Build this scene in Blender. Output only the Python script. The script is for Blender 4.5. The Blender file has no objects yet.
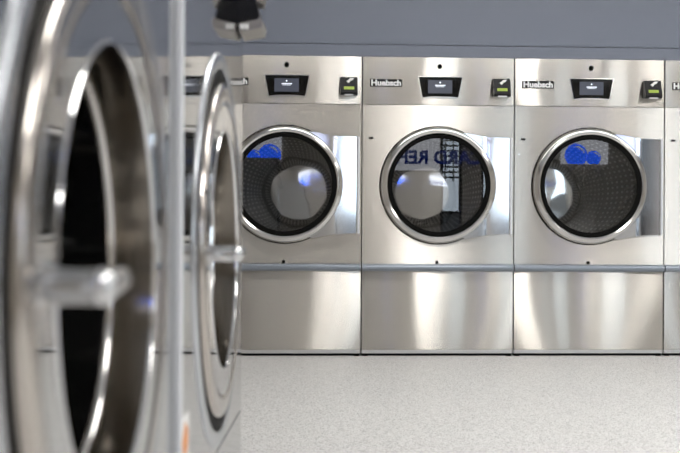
import bpy, bmesh, math, random
from mathutils import Vector, Matrix
random.seed(4)
PI = math.pi
sc = bpy.context.scene
COL = sc.collection

# ---------------------------------------------------------------- materials
def new_mat(name):
    m = bpy.data.materials.new(name); m.use_nodes = True
    nt = m.node_tree
    return m, nt, nt.nodes['Principled BSDF']

def simple(name, col, rough=.5, metal=0.0, ior=1.45, bump=0, scale=40, coat=0):
    m, nt, b = new_mat(name)
    b.inputs['Base Color'].default_value = (*col, 1)
    b.inputs['Roughness'].default_value = rough
    b.inputs['Metallic'].default_value = metal
    b.inputs['IOR'].default_value = ior
    b.inputs['Coat Weight'].default_value = coat
    tc = nt.nodes.new('ShaderNodeTexCoord')
    n = nt.nodes.new('ShaderNodeTexNoise'); n.inputs['Scale'].default_value = scale
    nt.links.new(tc.outputs['Object'], n.inputs['Vector'])
    mr = nt.nodes.new('ShaderNodeMapRange')
    mr.inputs['To Min'].default_value = rough*.9; mr.inputs['To Max'].default_value = min(1, rough*1.1)
    nt.links.new(n.outputs['Fac'], mr.inputs['Value']); nt.links.new(mr.outputs['Result'], b.inputs['Roughness'])
    if bump:
        bp = nt.nodes.new('ShaderNodeBump'); bp.inputs['Strength'].default_value = bump; bp.inputs['Distance'].default_value = .002
        nt.links.new(n.outputs['Fac'], bp.inputs['Height']); nt.links.new(bp.outputs['Normal'], b.inputs['Normal'])
    return m

def steel(name, col, rough, aniso, wave=0.0, wscale=(1.2, 1.2, .5), grain=0.0, rot=0.0):
    m, nt, b = new_mat(name)
    b.inputs['Base Color'].default_value = (*col, 1)
    b.inputs['Metallic'].default_value = 1
    b.inputs['Roughness'].default_value = rough
    b.inputs['Anisotropic'].default_value = aniso
    b.inputs['Anisotropic Rotation'].default_value = rot
    tg = nt.nodes.new('ShaderNodeTangent'); tg.direction_type = 'RADIAL'; tg.axis = 'Z'
    nt.links.new(tg.outputs['Tangent'], b.inputs['Tangent'])
    tc = nt.nodes.new('ShaderNodeTexCoord')
    # brushed grain: very fine scratches running across the sheet
    mp = nt.nodes.new('ShaderNodeMapping'); mp.inputs['Scale'].default_value = (1.5, 1.5, 900)
    nt.links.new(tc.outputs['Object'], mp.inputs['Vector'])
    n = nt.nodes.new('ShaderNodeTexNoise'); n.inputs['Scale'].default_value = 1; n.inputs['Detail'].default_value = 0
    nt.links.new(mp.outputs['Vector'], n.inputs['Vector'])
    mr = nt.nodes.new('ShaderNodeMapRange'); mr.inputs['To Min'].default_value = rough*.95; mr.inputs['To Max'].default_value = rough*1.05
    nt.links.new(n.outputs['Fac'], mr.inputs['Value']); nt.links.new(mr.outputs['Result'], b.inputs['Roughness'])
    gb = None
    if grain:
        gb = nt.nodes.new('ShaderNodeBump'); gb.inputs['Strength'].default_value = 1; gb.inputs['Distance'].default_value = grain
        nt.links.new(n.outputs['Fac'], gb.inputs['Height']); nt.links.new(gb.outputs['Normal'], b.inputs['Normal'])
    if wave:
        oi = nt.nodes.new('ShaderNodeObjectInfo')
        add = nt.nodes.new('ShaderNodeVectorMath'); add.operation = 'ADD'
        nt.links.new(tc.outputs['Object'], add.inputs[0]); nt.links.new(oi.outputs['Location'], add.inputs[1])
        m2 = nt.nodes.new('ShaderNodeMapping'); m2.inputs['Scale'].default_value = wscale
        nt.links.new(add.outputs[0], m2.inputs['Vector'])
        w = nt.nodes.new('ShaderNodeTexNoise'); w.inputs['Scale'].default_value = 1.6; w.inputs['Detail'].default_value = 0
        nt.links.new(m2.outputs['Vector'], w.inputs['Vector'])
        bp = nt.nodes.new('ShaderNodeBump'); bp.inputs['Strength'].default_value = 1; bp.inputs['Distance'].default_value = wave
        nt.links.new(w.outputs['Fac'], bp.inputs['Height']); nt.links.new(bp.outputs['Normal'], b.inputs['Normal'])
        if gb: nt.links.new(gb.outputs['Normal'], bp.inputs['Normal'])
    return m

def brushed(name, col, a_across, a_along, wave, wscale, rot):
    """cross-brushed sheet: mirror images stay narrow sideways and smear up and down"""
    m, nt, b = new_mat(name); nt.nodes.remove(b)
    out = nt.nodes['Material Output']
    g = nt.nodes.new('ShaderNodeBsdfAnisotropic'); g.distribution = 'GGX'
    g.inputs['Color'].default_value = (*col, 1)
    g.inputs['Roughness'].default_value = (a_across*a_along)**.25
    g.inputs['Anisotropy'].default_value = 1-math.sqrt(a_across/a_along)
    g.inputs['Rotation'].default_value = rot
    tg = nt.nodes.new('ShaderNodeTangent'); tg.direction_type = 'RADIAL'; tg.axis = 'Z'
    nt.links.new(tg.outputs['Tangent'], g.inputs['Tangent'])
    tc = nt.nodes.new('ShaderNodeTexCoord'); oi = nt.nodes.new('ShaderNodeObjectInfo')
    add = nt.nodes.new('ShaderNodeVectorMath'); add.operation = 'ADD'
    nt.links.new(tc.outputs['Object'], add.inputs[0]); nt.links.new(oi.outputs['Location'], add.inputs[1])
    m2 = nt.nodes.new('ShaderNodeMapping'); m2.inputs['Scale'].default_value = wscale
    nt.links.new(add.outputs[0], m2.inputs['Vector'])
    w = nt.nodes.new('ShaderNodeTexNoise'); w.inputs['Scale'].default_value = 1.6; w.inputs['Detail'].default_value = 0
    nt.links.new(m2.outputs['Vector'], w.inputs['Vector'])
    bp = nt.nodes.new('ShaderNodeBump'); bp.inputs['Strength'].default_value = 1; bp.inputs['Distance'].default_value = wave
    nt.links.new(w.outputs['Fac'], bp.inputs['Height']); nt.links.new(bp.outputs['Normal'], g.inputs['Normal'])
    # faint grain in the metal's own tone
    mp = nt.nodes.new('ShaderNodeMapping'); mp.inputs['Scale'].default_value = (2, 2, 260)
    nt.links.new(tc.outputs['Object'], mp.inputs['Vector'])
    n = nt.nodes.new('ShaderNodeTexNoise'); n.inputs['Scale'].default_value = 1
    nt.links.new(mp.outputs['Vector'], n.inputs['Vector'])
    mx = nt.nodes.new('ShaderNodeMix'); mx.data_type = 'RGBA'
    mx.inputs['A'].default_value = (*[c*.99 for c in col], 1); mx.inputs['B'].default_value = (*[c*1.01 for c in col], 1)
    nt.links.new(n.outputs['Fac'], mx.inputs['Factor']); nt.links.new(mx.outputs['Result'], g.inputs['Color'])
    nt.links.new(g.outputs[0], out.inputs['Surface'])
    return m

def emit(name, col, s):
    m, nt, b = new_mat(name)
    b.inputs['Base Color'].default_value = (*[c*.6 for c in col], 1)
    b.inputs['Emission Color'].default_value = (*col, 1)
    b.inputs['Emission Strength'].default_value = s
    b.inputs['Roughness'].default_value = .4
    return m

def pane(name, ior, tint):
    m, nt, b = new_mat(name)
    nt.nodes.remove(b)
    out = nt.nodes['Material Output']
    tr = nt.nodes.new('ShaderNodeBsdfTransparent'); tr.inputs['Color'].default_value = (*tint, 1)
    gl = nt.nodes.new('ShaderNodeBsdfGlossy'); gl.inputs['Roughness'].default_value = 0.0
    fr = nt.nodes.new('ShaderNodeFresnel'); fr.inputs['IOR'].default_value = ior
    mx = nt.nodes.new('ShaderNodeMixShader')
    nt.links.new(fr.outputs[0], mx.inputs[0]); nt.links.new(tr.outputs[0], mx.inputs[1]); nt.links.new(gl.outputs[0], mx.inputs[2])
    nt.links.new(mx.outputs[0], out.inputs['Surface'])
    return m

M = {}
ROT = 0.0
M['panel'] = brushed('brushed_steel', (.63, .60, .555), .012, .36, .0065, (1.3, 1.3, .35), ROT)
M['panel_dry'] = M['panel']
M['washer_face'] = steel('satin_washer_steel', (.54, .54, .54), .05, .3, wave=.0005, wscale=(2.2, 2.2, .8))
M['chrome'] = simple('polished_chrome', (.80, .80, .80), .09, 1)
M['ring'] = simple('polished_steel_ring', (.72, .71, .69), .13, 1)
M['plate'] = steel('polished_hinge_plate', (.78, .80, .84), .10, .2, wave=.004)
M['recess'] = simple('door_recess_steel', (.20, .18, .155), .15, 1)
M['trimlight'] = simple('pale_edge_trim', (.72, .74, .77), .35)
M['doorring'] = simple('brushed_door_ring', (.50, .46, .42), .16, 1)
M['surround'] = simple('satin_door_surround', (.55, .57, .60), .22, 1)
M['groove'] = simple('black_seal', (.004, .004, .004), .6, ior=1.15)
M['black'] = simple('black_plastic', (.006, .006, .007), .35, ior=1.3)
M['blackgloss'] = simple('black_gloss_glass', (.003, .003, .003), .05, ior=1.5)
M['lip'] = simple('grey_grip_bar', (.24, .27, .31), .32, .65)
M['rail'] = simple('galvanised_rail', (.55, .55, .55), .4, .8)
M['body'] = simple('grey_cabinet_paint', (.42, .43, .44), .5)
M['glass'] = pane('door_glass', 1.85, (.82, .83, .84))
M['winglass'] = pane('window_glass', 1.45, (.95, .97, .98))
M['screen'] = emit('lit_screen', (.04, .046, .065), .6)
M['glyph'] = emit('lit_text', (.8, .85, .95), .8)
M['lcd'] = emit('green_lcd', (.22, .30, .03), .55)
M['white'] = simple('white_paint', (.8, .8, .78), .5)
M['badge_letter'] = simple('silver_letter', (.80, .80, .80), .45)
M['label_white'] = simple('white_sticker', (.8, .79, .77), .6)
M['orange'] = simple('orange_print', (.62, .26, .10), .6)
M['drumback'] = steel('drum_back_steel', (.75, .75, .73), .06, 0, wave=.002, wscale=(4, 4, 4))
M['tinmetal'] = simple('dull_metal', (.34, .32, .29), .35, .9)

def drum_mat():
    m, nt, b = new_mat('perforated_drum_steel')
    tc = nt.nodes.new('ShaderNodeTexCoord')
    sp = nt.nodes.new('ShaderNodeSeparateXYZ'); nt.links.new(tc.outputs['Object'], sp.inputs[0])
    def mth(op, a, bb=None, clamp=False):
        n = nt.nodes.new('ShaderNodeMath'); n.operation = op; n.use_clamp = clamp
        for i, v in enumerate((a, bb)):
            if v is None: continue
            if isinstance(v, (int, float)): n.inputs[i].default_value = v
            else: nt.links.new(v, n.inputs[i])
        return n.outputs[0]
    ang = mth('ARCTAN2', sp.outputs['Z'], sp.outputs['X'])
    u = mth('FRACT', mth('MULTIPLY', ang, 64/(2*PI)))
    v = mth('FRACT', mth('MULTIPLY', sp.outputs['Y'], 9.0))
    du = mth('POWER', mth('SUBTRACT', u, .5), 2); dv = mth('POWER', mth('SUBTRACT', v, .5), 2)
    dot = mth('LESS_THAN', mth('ADD', du, dv), .055)
    mx = nt.nodes.new('ShaderNodeMix'); mx.data_type = 'RGBA'
    nt.links.new(dot, mx.inputs['Factor'])
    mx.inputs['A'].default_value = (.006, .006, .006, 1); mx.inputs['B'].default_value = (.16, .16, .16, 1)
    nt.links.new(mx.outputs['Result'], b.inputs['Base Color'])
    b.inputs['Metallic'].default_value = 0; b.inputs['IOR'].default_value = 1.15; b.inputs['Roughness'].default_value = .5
    return m
M['drum'] = drum_mat()

def floor_mat():
    m, nt, b = new_mat('speckled_epoxy_floor')
    tc = nt.nodes.new('ShaderNodeTexCoord')
    v = nt.nodes.new('ShaderNodeTexVoronoi'); v.inputs['Scale'].default_value = 210
    nt.links.new(tc.outputs['Object'], v.inputs['Vector'])
    bw = nt.nodes.new('ShaderNodeSeparateColor'); nt.links.new(v.outputs['Color'], bw.inputs[0])
    cr = nt.nodes.new('ShaderNodeValToRGB')
    e = cr.color_ramp.elements
    e[0].position = 0; e[0].color = (.30, .30, .31, 1)
    e[1].position = .09; e[1].color = (.50, .49, .48, 1)
    for p, c in ((.22, (.70, .695, .685, 1)), (.60, (.77, .765, .75, 1)), (.85, (.86, .855, .84, 1))):
        q = e.new(p); q.color = c
    cr.color_ramp.interpolation = 'CONSTANT'
    nt.links.new(bw.outputs[0], cr.inputs['Fac'])
    nt.links.new(cr.outputs['Color'], b.inputs['Base Color'])
    b.inputs['Roughness'].default_value = .42
    return m
M['floor'] = floor_mat()
M['bulkhead'] = simple('blue_grey_paint', (.155, .175, .22), .55, bump=.15, scale=60)
M['bulkdark'] = simple('blue_grey_shadow_gap', (.12, .14, .175), .6)  # shadow line over the fascia, its shade put into the paint
M['wall'] = simple('warm_wall_paint', (.42, .395, .36), .7, bump=.1)
M['walldark'] = simple('dark_wall_paint', (.16, .16, .165), .7, bump=.1)
M['ceil'] = simple('ceiling_paint', (.62, .64, .67), .8, bump=.1)
M['asphalt'] = simple('asphalt', (.10, .10, .10), .9)
M['outwall'] = simple('outside_block_wall', (.10, .095, .09), .9)
M['frame'] = simple('dark_window_frame', (.05, .05, .055), .4, .3)
M['blue'] = emit('backlit_blue', (.002, .06, .55), 7.0)
M['bluetext'] = emit('backlit_navy', (.004, .02, .20), 1.4)
M['lightbox'] = emit('backlit_white', (.9, .93, 1.0), 1.7)
M['stripface'] = emit('strip_diffuser', (1, .98, .94), 9.5)
M['lampface'] = emit('lamp_diffuser', (1, .98, .94), 13)

# ---------------------------------------------------------------- mesh helpers
def link(name, bm, mat, parent=None, smooth=False, **props):
    me = bpy.data.meshes.new(name)
    bmesh.ops.recalc_face_normals(bm, faces=bm.faces)
    bm.to_mesh(me); bm.free()
    mats = mat if isinstance(mat, (list, tuple)) else [mat]
    for q in mats: me.materials.append(q)
    if smooth:
        for p in me.polygons: p.use_smooth = True
        try: me.set_sharp_from_angle(angle=math.radians(38))
        except Exception: pass
    o = bpy.data.objects.new(name, me); COL.objects.link(o)
    if parent: o.parent = parent
    for k, v in props.items(): o[k] = v
    return o

def box(bm, x0, x1, y0, y1, z0, z1, bevel=0):
    r = bmesh.ops.create_cube(bm, size=1)
    bmesh.ops.scale(bm, vec=(x1-x0, y1-y0, z1-z0), verts=r['verts'])
    bmesh.ops.translate(bm, vec=((x0+x1)/2, (y0+y1)/2, (z0+z1)/2), verts=r['verts'])
    if bevel:
        es = list({e for v in r['verts'] for e in v.link_edges})
        bmesh.ops.bevel(bm, geom=es, offset=bevel, segments=2, affect='EDGES', profile=.6)
    return bm

def bx(*a, **k):
    return box(bmesh.new(), *a, **k)

def lathe(bm, prof, cx, cz, seg=128, closed=False):
    """revolve (r, y) points round the Y direction through (cx, cz)"""
    rings = []
    for r, y in prof:
        if r < 1e-6:
            rings.append([bm.verts.new((cx, y, cz))])
        else:
            rings.append([bm.verts.new((cx+r*math.cos(2*PI*i/seg), y, cz+r*math.sin(2*PI*i/seg))) for i in range(seg)])
    prs = list(zip(rings, rings[1:]))
    if closed: prs.append((rings[-1], rings[0]))
    for A, B in prs:
        for i in range(seg):
            j = (i+1) % seg
            if len(A) == 1 and len(B) == 1: continue
            if len(A) == 1: bm.faces.new((A[0], B[j], B[i]))
            elif len(B) == 1: bm.faces.new((A[i], A[j], B[0]))
            else: bm.faces.new((A[i], A[j], B[j], B[i]))
    return bm

def lathe_z(bm, prof, cx, cy, seg=32, cap=False):
    rings = [[bm.verts.new((cx+r*math.cos(2*PI*i/seg), cy+r*math.sin(2*PI*i/seg), z)) for i in range(seg)] for r, z in prof]
    for A_, B_ in zip(rings, rings[1:]):
        for i in range(seg):
            j = (i+1) % seg
            bm.faces.new((A_[i], A_[j], B_[j], B_[i]))
    if cap: bm.faces.new(rings[-1])
    return bm

def prism(bm, pts, y0, y1):
    """extrude an x-z outline from y0 to y1"""
    a = [bm.verts.new((x, y0, z)) for x, z in pts]; b = [bm.verts.new((x, y1, z)) for x, z in pts]
    bm.faces.new(a); bm.faces.new(b[::-1])
    n = len(pts)
    for i in range(n): bm.faces.new((a[i], a[(i+1) % n], b[(i+1) % n], b[i]))
    return bm

def side_prism(bm, pts, x0, x1):
    """extrude a y-z outline from x0 to x1"""
    a = [bm.verts.new((x0, y, z)) for y, z in pts]; b = [bm.verts.new((x1, y, z)) for y, z in pts]
    bm.faces.new(a); bm.faces.new(b[::-1])
    n = len(pts)
    for i in range(n): bm.faces.new((a[i], a[(i+1) % n], b[(i+1) % n], b[i]))
    return bm

def holed(bm, x0, x1, z0, z1, cx, cz, r, y0, y1, seg=128):
    """sheet x0..x1, z0..z1 with a round hole, front at y0, back at y1"""
    angs = [2*PI*i/seg for i in range(seg)]
    corner = [math.atan2(zz-cz, xx-cx) % (2*PI) for xx in (x0, x1) for zz in (z0, z1)]
    for c in corner:
        k = min(range(seg), key=lambda i: abs((angs[i]-c+PI) % (2*PI)-PI)); angs[k] = c
    inn, out = [], []
    for a in angs:
        c, s = math.cos(a), math.sin(a)
        t = min((x1-cx)/c if c > 1e-9 else 1e9, (x0-cx)/c if c < -1e-9 else 1e9,
                (z1-cz)/s if s > 1e-9 else 1e9, (z0-cz)/s if s < -1e-9 else 1e9)
        inn.append((cx+r*c, cz+r*s)); out.append((cx+t*c, cz+t*s))
    def loop(pts, y): return [bm.verts.new((x, y, z)) for x, z in pts]
    fi, fo, bi, bo = loop(inn, y0), loop(out, y0), loop(inn, y1), loop(out, y1)
    for i in range(seg):
        j = (i+1) % seg
        bm.faces.new((fi[i], fi[j], fo[j], fo[i])); bm.faces.new((bi[j], bi[i], bo[i], bo[j]))
        bm.faces.new((fo[i], fo[j], bo[j], bo[i])); bm.faces.new((fi[j], fi[i], bi[i], bi[j]))
    return bm

def cyl(bm, p0, p1, r, seg=24, r2=None):
    p0, p1 = Vector(p0), Vector(p1); d = p1-p0
    rr = bmesh.ops.create_cone(bm, cap_ends=True, segments=seg, radius1=r, radius2=r if r2 is None else r2, depth=d.length)
    q = d.to_track_quat('Z', 'Y').to_matrix().to_4x4()
    bmesh.ops.transform(bm, matrix=Matrix.Translation((p0+p1)/2) @ q, verts=rr['verts'])
    return bm

def text_mesh(name, body, size, mat, parent=None, loc=(0, 0, 0), rot=(PI/2, 0, 0), extrude=.001, offset=0.0, width=None, align='LEFT', **props):
    cu = bpy.data.curves.new(name, 'FONT'); cu.body = body; cu.size = size; cu.extrude = extrude; cu.offset = offset
    cu.align_x = align; cu.resolution_u = 3
    t = bpy.data.objects.new('tmp', cu); COL.objects.link(t)
    dg = bpy.context.evaluated_depsgraph_get()
    me = bpy.data.meshes.new_from_object(t.evaluated_get(dg)); me.name = name
    bpy.data.objects.remove(t); bpy.data.curves.remove(cu)
    if width:
        xs = [v.co.x for v in me.vertices]; k = width/(max(xs)-min(xs))
        for v in me.vertices: v.co.x *= k
    me.materials.clear(); me.materials.append(mat)
    o = bpy.data.objects.new(name, me); COL.objects.link(o)
    o.location = loc; o.rotation_euler = rot
    if parent: o.parent = parent
    for k, v in props.items(): o[k] = v
    return o

def empty(name, loc, rz, label, cat, group=None):
    o = bpy.data.objects.new(name, None); COL.objects.link(o)
    o.location = loc; o.rotation_euler = (0, 0, rz); o.empty_display_size = .2
    o['label'] = label; o['category'] = cat
    if group: o['group'] = group
    return o

def struct(name, bm, mat, **k):
    return link(name, bm, mat, kind='structure', **k)

def copy_tree(o, parent=None):
    c = o.copy(); COL.objects.link(c); c.parent = parent
    for ch in o.children: copy_tree(ch, c)
    return c

# ---------------------------------------------------------------- dryer  (front faces -Y, x 0..P, z from the floor)
BACK = -4.0
P, H, DD = .984, 1.920, 1.05
CX, CZ = .492, 1.098
def make_dryer():
    root = empty('tumble_dryer', (0, 0, 0), 0, 'x', 'dryer', 'stainless tumble dryers along the back')
    g = .0035
    bm = bmesh.new()                                   # cabinet shell behind the fronts
    for q in ((.004, .02, .02, DD, .02, H-.004), (P-.02, P-.004, .02, DD, .02, H-.004), (.02, P-.02, DD-.02, DD, .02, H-.004),
              (.02, P-.02, .02, DD-.02, H-.02, H-.004), (.02, P-.02, .02, DD-.02, .02, .04)):
        box(bm, *q)
    link('cabinet_shell', bm, M['body'], root)
    link('header_panel', bx(g, P-g, 0, .02, 1.6145, H, bevel=.0025), M['panel_dry'], root, smooth=True)
    link('front_panel', holed(bmesh.new(), g, P-g, .592, 1.6115, CX, CZ, .362, 0, .018), M['panel_dry'], root)
    link('lower_panel', bx(g, P-g, .002, .02, .040, .546, bevel=.002), M['panel_dry'], root, smooth=True)
    # rounded grip bar across the middle
    pts = [(.004, .592)]
    for i in range(9):
        a = PI/2+PI*i/8
        pts.append((-.012+.018*math.cos(a), .569+.023*math.sin(a)))
    pts.append((.004, .546))
    link('grip_bar', side_prism(bmesh.new(), pts, g, P-g), M['lip'], root, smooth=True)
    link('base_rail', bx(.004, P-.004, .004, .03, .017, .038, bevel=.002), M['rail'], root)
    link('toe_kick', bx(.006, P-.006, .03, .04, 0.002, .03), M['groove'], root)  # black sheet standing in for the dark gap below the rail
    for fx in (.028, P-.028):
        bm = cyl(bmesh.new(), (fx, .02, 0), (fx, .02, .012), .018); cyl(bm, (fx, .02, .010), (fx, .02, .024), .008)
        link('levelling_foot', bm, M['groove'], root)
    # door
    door = link('door', lathe(bmesh.new(), [(.373, .0), (.374, -.018), (.369, -.034), (.358, -.046), (.343, -.050), (.332, -.045), (.328, -.034), (.328, -.016), (.362, .0)],
                CX, CZ, closed=True), M['ring'], root, smooth=True)
    link('door_shadow_gasket', lathe(bmesh.new(), [(.380, -.0005), (.380, -.006), (.36, -.006), (.36, -.0005)], CX, CZ, closed=True), M['groove'], door, smooth=True)
    link('window_gasket', lathe(bmesh.new(), [(.3285, -.0405), (.3285, -.020), (.312, .012), (.300, .012), (.300, -.0385), (.304, -.0415)], CX, CZ, closed=True), M['groove'], door)
    bm = lathe(bmesh.new(), [(.3025, -.036), (0, -.036)], CX, CZ)
    link('window_pane', bm, M['glass'], door)
    # hinge plate, angled off the ring towards the hinge
    pl = bmesh.new()
    outl = []
    a0, a1 = math.radians(66), math.radians(-66)
    for i in range(25):
        a = a0+(a1-a0)*i/24
        outl.append((CX+.366*math.cos(a), CZ+.366*math.sin(a)))
    top = [(.948, 1.404), (.80, 1.407), (.735, 1.420), (.69, 1.431)]
    bot = [(.66, .752), (.72, .766), (.80, .781), (.948, .790)]
    def yy(x): return -.040+(x-.80)*.11 if x > .80 else -.040+(.80-x)*.03
    # grid between the ring arc and the right edge
    N = 24
    lft = outl
    rgt = []
    for i in range(N+1):
        t = i/N
        rgt.append((.948, 1.404+(.790-1.404)*t))
    def edge(poly, t):
        # poly from left to right, pick by arc length
        L = [0]
        for p, q in zip(poly, poly[1:]): L.append(L[-1]+math.dist(p, q))
        s = t*L[-1]
        for k in range(len(poly)-1):
            if s <= L[k+1]+1e-9:
                w = (s-L[k])/(L[k+1]-L[k]); return (poly[k][0]+(poly[k+1][0]-poly[k][0])*w, poly[k][1]+(poly[k+1][1]-poly[k][1])*w)
        return poly[-1]
    tp = [lft[0]]+top[::-1]; bt = [lft[-1]]+bot
    rows = []
    K = 10
    for i in range(N+1):
        t = i/N; row = []
        for k in range(K+1):
            s = k/K
            T, B = edge(tp, s), edge(bt, s)
            l, r = lft[i], rgt[i]
            # transfinite blend
            x = (1-s)*l[0]+s*r[0]+(1-t)*T[0]+t*B[0]-((1-s)*(1-t)*lft[0][0]+s*(1-t)*rgt[0][0]+(1-s)*t*lft[-1][0]+s*t*rgt[-1][0])
            z = (1-s)*l[1]+s*r[1]+(1-t)*T[1]+t*B[1]-((1-s)*(1-t)*lft[0][1]+s*(1-t)*rgt[0][1]+(1-s)*t*lft[-1][1]+s*t*rgt[-1][1])
            row.append(pl.verts.new((x, yy(x), z)))
        rows.append(row)
    for A, B in zip(rows, rows[1:]):
        for k in range(K): pl.faces.new((A[k], A[k+1], B[k+1], B[k]))
    r = bmesh.ops.extrude_face_region(pl, geom=list(pl.faces))
    bmesh.ops.translate(pl, vec=(0, .018, 0), verts=[v for v in r['geom'] if isinstance(v, bmesh.types.BMVert)])
    link('hinge_plate', pl, M['plate'], door, smooth=True)
    hb = bmesh.new(); cyl(hb, (.961, -.020, .785), (.961, -.020, 1.405), .0085); box(hb, .955, .970, -.018, .004, .80, 1.39)
    link('hinge_bar', hb, M['trimlight'], door, smooth=True)
    # drum
    dm = bmesh.new()
    lathe(dm, [(.300, .03), (.372, .10), (.372, .96)], 0, 0)
    o = link('drum', dm, M['drum'], root, smooth=True); o.location = (CX, 0, CZ)
    bk = lathe(bmesh.new(), [(.371, 0), (.30, -.004), (.16, -.012), (0, -.016)], 0, 0)
    bk = link('drum_back', bk, M['drumback'], root, smooth=True); bk.location = (CX, .93, CZ); bk.rotation_euler = (0, 0, math.radians(BACK))
    # display
    d = link('control_display', prism(bmesh.new(), [(.357, 1.797), (.648, 1.797), (.622, 1.657), (.383, 1.657)], -.004, .0), M['ring'], root)
    link('bezel', prism(bmesh.new(), [(.363, 1.792), (.642, 1.792), (.617, 1.664), (.560, 1.669), (.44, 1.669), (.388, 1.662)], -.010, -.0035), M['blackgloss'], d)
    s = link('screen', bx(.422, .578, -.0125, -.0095, 1.688, 1.773), M['screen'], d)
    gl = bmesh.new(); cyl(gl, (.50, -.0135, 1.757), (.50, -.0125, 1.757), .005, seg=12)
    for k in range(9): box(gl, .468+k*.0075, .4735+k*.0075, -.0135, -.0125, 1.735, 1.7425)
    for k in range(7): box(gl, .475+k*.0075, .4795+k*.0075, -.0135, -.0125, 1.728, 1.7325)
    link('screen_text', gl, M['glyph'], d)
    bm = cyl(bmesh.new(), (.499, 0, 1.862), (.499, -.006, 1.862), .0125); lathe(bm, [(.0155, 0), (.0155, -.003), (.012, -.003)], .499, 1.862, seg=24)
    link('keyhole_lock', bm, M['groove'], root)
    # brand badge
    b = link('brand_badge', bx(.049, .256, -.004, 0, 1.729, 1.776), M['black'], root)
    text_mesh('badge_lettering', 'Huebsch', .052, M['badge_letter'], b, loc=(.0555, -.0045, 1.7355), offset=.0022, width=.192)
    # card reader: black wedge that leans out
    cr = link('card_reader', side_prism(bmesh.new(), [(0, 1.785), (-.016, 1.785), (-.052, 1.684), (-.044, 1.668), (0, 1.668)], .843, .952), M['black'], root)
    fr = lambda z, o=.001: -.016-(1.785-z)*.3564-o
    def slant(x0, x1, z0, z1, t=.002):
        return side_prism(bmesh.new(), [(fr(z0), z0), (fr(z0, t), z0), (fr(z1, t), z1), (fr(z1), z1)], x0, x1)
    link('reader_display', slant(.864, .930, 1.702, 1.722), M['lcd'], cr)
    link('reader_logo', prism(bmesh.new(), [(.88, 1.758), (.893, 1.765), (.905, 1.777), (.928, 1.777), (.922, 1.766), (.905, 1.757), (.897, 1.745), (.891, 1.747)], fr(1.745, .001), fr(1.745, -.003)), M['white'], cr)
    link('reader_slot', bx(.868, .924, -.053, -.043, 1.664, 1.672), M['rail'], cr)
    link('coin_return_mark', bx(.044, .072, -.003, 0, 1.393, 1.405), M['black'], root)
    bm = cyl(bmesh.new(), (.486, 0, .604), (.486, -.006, .604), .010)
    link('panel_lock', bm, M['groove'], root)
    for z in (1.302, .885):
        link('hinge_bolt', cyl(bmesh.new(), (.030, 0, z), (.030, -.004, z), .0055, seg=12), M['ring'], root)
    return root

dlabels = ['stainless tumble dryer directly beyond the washers, its left edge hidden by them',
           'second stainless tumble dryer from the washers, perforated drum wall showing in its door',
           'third stainless tumble dryer from the washers, right beside the cut-off dryer',
           'stainless tumble dryer cut off by the right frame edge, only a strip showing']
X0 = -.513
proto = make_dryer()
for i in range(4):
    o = proto if i == 0 else copy_tree(proto)
    o.location = (X0+i*P, 0, 0)
    o['label'] = dlabels[i]

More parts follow.
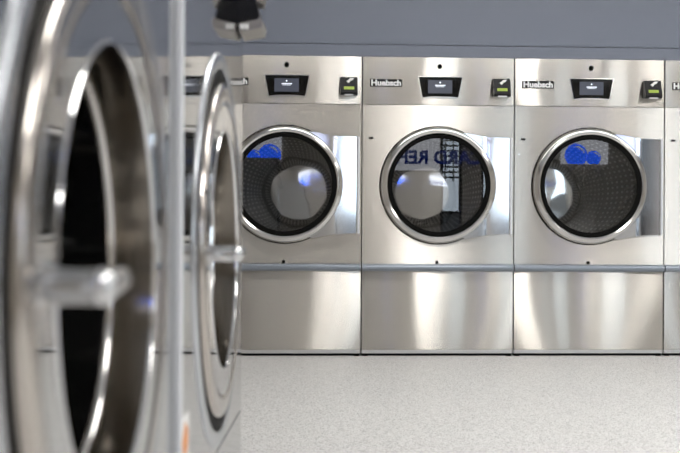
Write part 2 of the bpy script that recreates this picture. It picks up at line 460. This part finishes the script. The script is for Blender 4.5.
# ---------------------------------------------------------------- washers
TH = math.radians(2.75)            # camera yaw to the right of the wall normal
PHI = math.radians(3.01)           # washer row direction
CAMX, CAMY, CAMZ = 0.0, -6.93, .83
F = Vector((math.sin(PHI), math.cos(PHI), 0)); R = Vector((math.cos(PHI), -math.sin(PHI), 0))
A = .208; WW = .836; WD = .92; WH = 1.56
def make_washer():
    root = empty('washing_machine', (0, 0, 0), 0, 'x', 'washing machine', 'stainless front-loading washers')
    h = WW/2; cx, cz = .034, .79
    bm = bmesh.new()
    for q in ((-h+.002, -h+.02, .022, WD, .0, WH), (h-.02, h-.002, .022, WD, .0, WH), (-h+.02, h-.02, WD-.02, WD, 0, WH),
              (-h+.02, h-.02, .022, WD-.02, WH-.02, WH), (-h+.02, h-.02, .022, WD-.02, 0, .03)):
        box(bm, *q)
    link('cabinet_shell', bm, M['body'], root)
    link('front_panel', holed(bmesh.new(), -h+.002, h-.002, .462, WH, cx, cz, .292, 0, .02), M['washer_face'], root)
    link('lower_panel', bx(-h+.002, h-.002, .0, .02, .01, .458, bevel=.002), M['washer_face'], root)
    link('edge_trim', bx(-h-.017, -h+.002, -.006, .012, .01, WH, bevel=.002), M['trimlight'], root)
    link('door_surround', lathe(bmesh.new(), [(.326, 0), (.3235, -.003), (.318, -.0045), (.304, -.0045), (.299, -.003), (.297, .003), (.297, .012), (.308, .012)], cx, cz, closed=False), M['surround'], root, smooth=True)
    link('door_seal', lathe(bmesh.new(), [(.297, -.001), (.2955, -.003), (.2785, -.003), (.277, .0), (.277, .018), (.297, .018)], cx, cz, closed=True), M['groove'], root, smooth=True)
    door = link('door', lathe(bmesh.new(), [(.276, .012), (.2765, .002), (.2755, -.006), (.272, -.0095), (.265, -.0110), (.250, -.0110), (.242, -.0095), (.2385, -.0075), (.2385, .006), (.2, .006), (.2, .05), (.276, .05)], cx, cz, closed=True), M['doorring'], root, smooth=True)
    link('door_face', lathe(bmesh.new(), [(.2390, -.0090), (.2000, -.0090)], cx, cz), M['washer_face'], door)
    link('door_lip', lathe(bmesh.new(), [(.2000, -.0088), (.1985, -.0105), (.1965, -.0105), (.1955, -.008), (.1955, -.004)], cx, cz), M['chrome'], door, smooth=True)
    link('door_recess', lathe(bmesh.new(), [(.1955, -.005), (.191, .034)], cx, cz), M['recess'], door, smooth=True)
    link('window_rim', lathe(bmesh.new(), [(.191, .033), (.189, .031), (.184, .031), (.182, .034), (.182, .040), (.191, .040)], cx, cz, closed=True), M['ring'], door, smooth=True)
    link('door_window', lathe(bmesh.new(), [(.183, .038), (.178, .09), (.165, .15), (.14, .20), (.10, .235), (.05, .25), (0, .255)], cx, cz), M['blackgloss'], door, smooth=True)
    # handle: round bar standing out of the door rim, turning along the door
    hx = cx-.247
    hb = bmesh.new()
    cyl(hb, (hx, -.006, cz), (hx, -.050, cz), .0125, 32)
    r_ = bmesh.ops.create_uvsphere(hb, u_segments=24, v_segments=14, radius=.0128)
    bmesh.ops.translate(hb, vec=(hx, -.050, cz), verts=r_['verts'])
    hnd = link('door_handle', hb, M['chrome'], door, smooth=True)
    hb = bmesh.new(); cyl(hb, (hx, -.050, cz), (hx+.060, -.050, cz+.002), .0125, 32, .0095)
    link('handle_grip', hb, M['chrome'], hnd, smooth=True)
    hb = cyl(bmesh.new(), (hx, -.004, cz), (hx, -.014, cz), .019, 32)
    link('handle_collar', hb, M['ring'], hnd, smooth=True)
    return root, h
w0, hh = make_washer()
def place_washer(o, d, a=A):
    p = Vector((CAMX, CAMY, 0))+F*d-R*a
    o.location = p; o.rotation_euler = (0, 0, PI/2-PHI)
place_washer(w0, 1.354+hh)
w0['label'] = 'stainless front-loading washer next to the dryers, black card reader at its top corner'
w1 = copy_tree(w0); place_washer(w1, 1.334-hh, .210)
w1['label'] = 'blurred stainless front-loading washer closest to the camera, cut off by the frame'
# card reader and sticker only on the farther washer
cr = link('card_reader', side_prism(bmesh.new(), [(0, 1.362), (-.012, 1.362), (-.0425, 1.231), (-.038, 1.223), (0, 1.215)], .300, .405), M['black'], w0)
link('reader_base', side_prism(bmesh.new(), [(-.002, 1.217), (-.039, 1.225), (-.0425, 1.2305), (-.049, 1.222), (-.046, 1.209), (-.004, 1.201)], .298, .407), M['tinmetal'], cr)
link('reader_sticker', bx(.2965, .298, -.022, -.006, 1.206, 1.216), M['label_white'], cr)
link('reader_button', cyl(bmesh.new(), (.34, -.028, 1.268), (.34, -.050, 1.262), .010, 16), M['tinmetal'], cr, smooth=True)
st = link('warning_sticker', bx(-.410, -.325, -.0015, 0, .44, .582), M['label_white'], w0, label='white sticker with an orange mark')
link('sticker_print', prism(bmesh.new(), [(-.392, .548), (-.365, .575), (-.340, .562), (-.342, .538), (-.370, .528)], -.0025, -.0014), M['orange'], st)

# ---------------------------------------------------------------- the room
LX, LY = (1.45, 4.35), (-7.4, -5.2, -3.0)
XL, XR, YB, YW, CH = -1.40, 6.60, -9.0, 1.15, 3.0
struct('floor', bx(XL-.1, XR+.1, YB-.1, YW+.1, -.1, 0), M['floor'])
struct('ceiling', bx(XL-.1, XR+.1, YB-.1, YW+.1, CH, CH+.1), M['ceil'])
struct('wall_back', bx(XL, XR, YW, YW+.1, 0, CH), M['walldark'])
struct('wall_left', bx(XL-.1, XL, YB, YW, 0, CH), M['wall'])
struct('trim_1', bx(XL, XR, .03, YW, 2.005, CH), M['bulkhead'])          # bulkhead above the dryers
struct('trim_2', bx(XL, XR, .018, YW, H+.004, 1.999), M['bulkhead'])     # fascia strip just over them
struct('trim_3', bx(XL, XR, .045, YW, 1.999, 2.005), M['bulkdark'])
struct('trim_4', bx(XL, X0-.002, .018, YW, 0, H+.004), M['bulkhead'])
struct('trim_5', bx(X0+4*P+.002, XR, .018, YW, 0, H+.004), M['bulkhead'])

def wall_with_openings(name, along, fixed, lo, hi, opens, mat, t=.12, side=1):
    """along = 'x' (wall at y=fixed) or 'y' (wall at x=fixed); opens = (a0,a1,z0,z1)"""
    bm = bmesh.new()
    xs = sorted({lo, hi, *[o[0] for o in opens], *[o[1] for o in opens]})
    for a0, a1 in zip(xs, xs[1:]):
        zz = [(0, CH)]
        for o in opens:
            if o[0] <= a0+1e-6 and o[1] >= a1-1e-6:
                zz = [(0, o[2]), (o[3], CH)]
        for z0, z1 in zz:
            if z1-z0 < .001: continue
            if along == 'x': box(bm, a0, a1, *sorted((fixed, fixed-side*t)), z0, z1)
            else: box(bm, *sorted((fixed, fixed+side*t)), a0, a1, z0, z1)
    struct(name, bm, mat)
win_b = [(2.24, 2.56, .3, 2.7), (2.84, 3.60, .1, 2.7), (5.25, 6.45, .1, 2.7)]
wall_with_openings('wall_front', 'x', YB, XL, XR, win_b, M['wall'])
win_r = [(-8.3, -7.0, .1, 2.6)]
wall_with_openings('wall_right', 'y', XR, YB, YW, win_r, M['wall'])
n = 0
for a0, a1, z0, z1 in win_b:
    n += 1
    fr = bmesh.new()
    for q in ((a0, a0+.04, z0, z1), (a1-.04, a1, z0, z1), (a0, a1, z0, z0+.05), (a0, a1, z1-.05, z1), (a0, a1, 1.02, 1.06)):
        box(fr, q[0], q[1], YB-.09, YB-.03, q[2], q[3])
    o = struct('window_%d' % n, fr, M['frame'])
    link('window_pane', bx(a0+.02, a1-.02, YB-.065, YB-.06, z0+.02, z1-.02), M['winglass'], o)
for a0, a1, z0, z1 in win_r:
    n += 1
    fr = bmesh.new()
    for q in ((a0, a0+.05, z0, z1), (a1-.05, a1, z0, z1), (a0, a1, z0, z0+.05), (a0, a1, z1-.05, z1), (a0, a1, 1.02, 1.07)):
        box(fr, XR+.03, XR+.09, q[0], q[1], q[2], q[3])
    o = struct('window_%d' % n, fr, M['frame'])
    link('window_pane', bx(XR+.06, XR+.065, a0+.02, a1-.02, z0+.02, z1-.02), M['winglass'], o)

struct('ground', bx(-14, 20, -30, 14, -.25, -.12), M['asphalt'])
struct('wall_outside', bx(-14, 20, -18.5, -18, -.12, 1.2), M['outwall'])
struct('wall_street', bx(16, 16.5, -18, 12, -.12, 1.5), M['outwall'])
# backlit signs on the front wall: what the door glasses mirror
def bubbles(parent, cs, y, cut=None):
    for x, z, r in cs:
        bm = bmesh.new()
        pts = []
        for i in range(48):
            a = 2*PI*i/48
            zz = z+r*math.sin(a)
            pts.append((x+r*math.cos(a), max(zz, cut) if cut else zz))
        prism(bm, pts, y, y+.006)
        b = link('bubble', bm, M['blue'], parent)
        ar = bmesh.new(); n_ = 14; o_, i_ = [], []
        for k in range(n_+1):
            a = math.radians(15+80*k/n_); w = .06*r*math.sin(PI*k/n_)+.004
            o_.append((x+(r*.74+w)*math.cos(a), z+(r*.74+w)*math.sin(a))); i_.append((x+(r*.74-w)*math.cos(a), z+(r*.74-w)*math.sin(a)))
        prism(ar, o_+i_[::-1], y+.006, y+.010)
        link('bubble_highlight', ar, M['lightbox'], b)
s1 = link('wall_sign', bx(-.62, -.10, YB, YB+.05, 1.80, 2.22), M['lightbox'], label='backlit blue bubble sign mirrored in the first dryer door', category='sign', group='backlit signs')
bubbles(s1, [(-.27, 1.86, .165), (-.49, 1.83, .11)], YB+.05, cut=1.80)
s2 = link('wall_sign', bx(4.02, 4.72, YB, YB+.05, 1.77, 2.15), M['lightbox'], label='backlit blue bubble sign mirrored in the third dryer door', category='sign', group='backlit signs')
bubbles(s2, [(4.24, 1.90, .17), (4.50, 1.86, .11)], YB+.05, cut=1.77)
sl = bmesh.new()  # made-up slats for the dark price-list lines mirrored in the second door
for k in range(10): box(sl, 2.25, 2.55, YB-.028, YB-.012, 1.55+k*.078, 1.575+k*.078)
for x in (2.30, 2.42): box(sl, x, x+.02, YB-.03, YB-.02, 1.5, 2.65)
link('window_louvre', sl, M['frame'], bpy.data.objects['window_1'])
s3 = link('wall_sign', bx(1.40, 2.22, YB, YB+.05, 1.66, 2.22), M['lightbox'], label='backlit sign with blue CARD REFILL lettering mirrored in the second dryer door', category='sign', group='backlit signs')
text_mesh('sign_lettering', 'CARD REFILL', .27, M['bluetext'], s3, loc=(2.20+.66, YB+.052, 1.76), rot=(PI/2, 0, PI), offset=.009, width=1.56, extrude=.002)

# long LED ceiling panels
for x in LX:
    for y in LY:
        fr = bmesh.new()
        for q in ((x-.32, x+.32, y-.62, y-.60), (x-.32, x+.32, y+.60, y+.62), (x-.32, x-.30, y-.60, y+.60), (x+.30, x+.32, y-.60, y+.60)):
            box(fr, *q, CH-.03, CH)
        lt = link('ceiling_light', fr, M['white'], label='long LED panel light on the ceiling above the aisle', category='ceiling light', group='ceiling panel lights')
        link('diffuser', bx(x-.30, x+.30, y-.60, y+.60, CH-.022, CH-.012), M['lampface'], lt)

for k in range(4):  # unseen fill strips, added to brighten floor, bulkhead and steel near the dryers
    x0 = -.55+k*1.55
    fr = bmesh.new()
    for q in ((x0, x0+1.5, -1.12, -1.10), (x0, x0+1.5, -.90, -.88), (x0, x0+.02, -1.10, -.90), (x0+1.48, x0+1.5, -1.10, -.90)):
        box(fr, *q, CH-.03, CH)
    lt = link('ceiling_light', fr, M['white'], label='slim strip light on the ceiling close in front of the dryers', category='ceiling light', group='ceiling strip lights')
    link('diffuser', bx(x0+.02, x0+1.48, -1.10, -.90, CH-.022, CH-.012), M['stripface'], lt)

# ---------------------------------------------------------------- world, camera
w = bpy.data.worlds.new('sky'); sc.world = w; w.use_nodes = True
nt = w.node_tree; bg = nt.nodes['Background']
bg.inputs['Color'].default_value = (.80, .90, 1.0, 1); bg.inputs['Strength'].default_value = 3.6
def portal(loc, rot, sx, sy):
    l = bpy.data.lights.new('window_portal', 'AREA'); l.shape = 'RECTANGLE'; l.size = sx; l.size_y = sy
    l.cycles.is_portal = True
    o = bpy.data.objects.new('window_portal', l); o.location = loc; o.rotation_euler = rot; COL.objects.link(o)
for a0, a1, z0, z1 in win_b: portal(((a0+a1)/2, YB-.10, (z0+z1)/2), (PI/2, 0, 0), a1-a0, z1-z0)
for a0, a1, z0, z1 in win_r: portal((XR+.10, (a0+a1)/2, (z0+z1)/2), (PI/2, 0, PI/2), a1-a0, z1-z0)

cam = bpy.data.cameras.new('camera'); co = bpy.data.objects.new('camera', cam); COL.objects.link(co)
cam.sensor_width = 36; cam.lens = 1084/680*36
co.location = (CAMX, CAMY, CAMZ)
q = Matrix.Rotation(-TH, 4, 'Z') @ Matrix.Rotation(PI/2, 4, 'X') @ Matrix.Rotation(math.radians(.30), 4, 'Z')
co.rotation_euler = q.to_euler()
cam.dof.use_dof = True; cam.dof.focus_distance = 6.95; cam.dof.aperture_fstop = 6.3
cam.clip_start = .02
sc.camera = co
sc.view_settings.view_transform = 'Standard'; sc.view_settings.look = 'None'
sc.view_settings.exposure = .40; sc.view_settings.gamma = 1; sc.view_settings.use_curve_mapping = False
sc.cycles.use_denoising = True; sc.cycles.use_light_tree = False; sc.cycles.use_adaptive_sampling = False
sc.cycles.denoising_input_passes = 'RGB_ALBEDO'
sc.cycles.max_bounces = 10; sc.cycles.glossy_bounces = 8; sc.cycles.transparent_max_bounces = 12
sc.cycles.sample_clamp_indirect = 1.5; sc.cycles.sample_clamp_direct = 6; sc.cycles.caustics_reflective = True
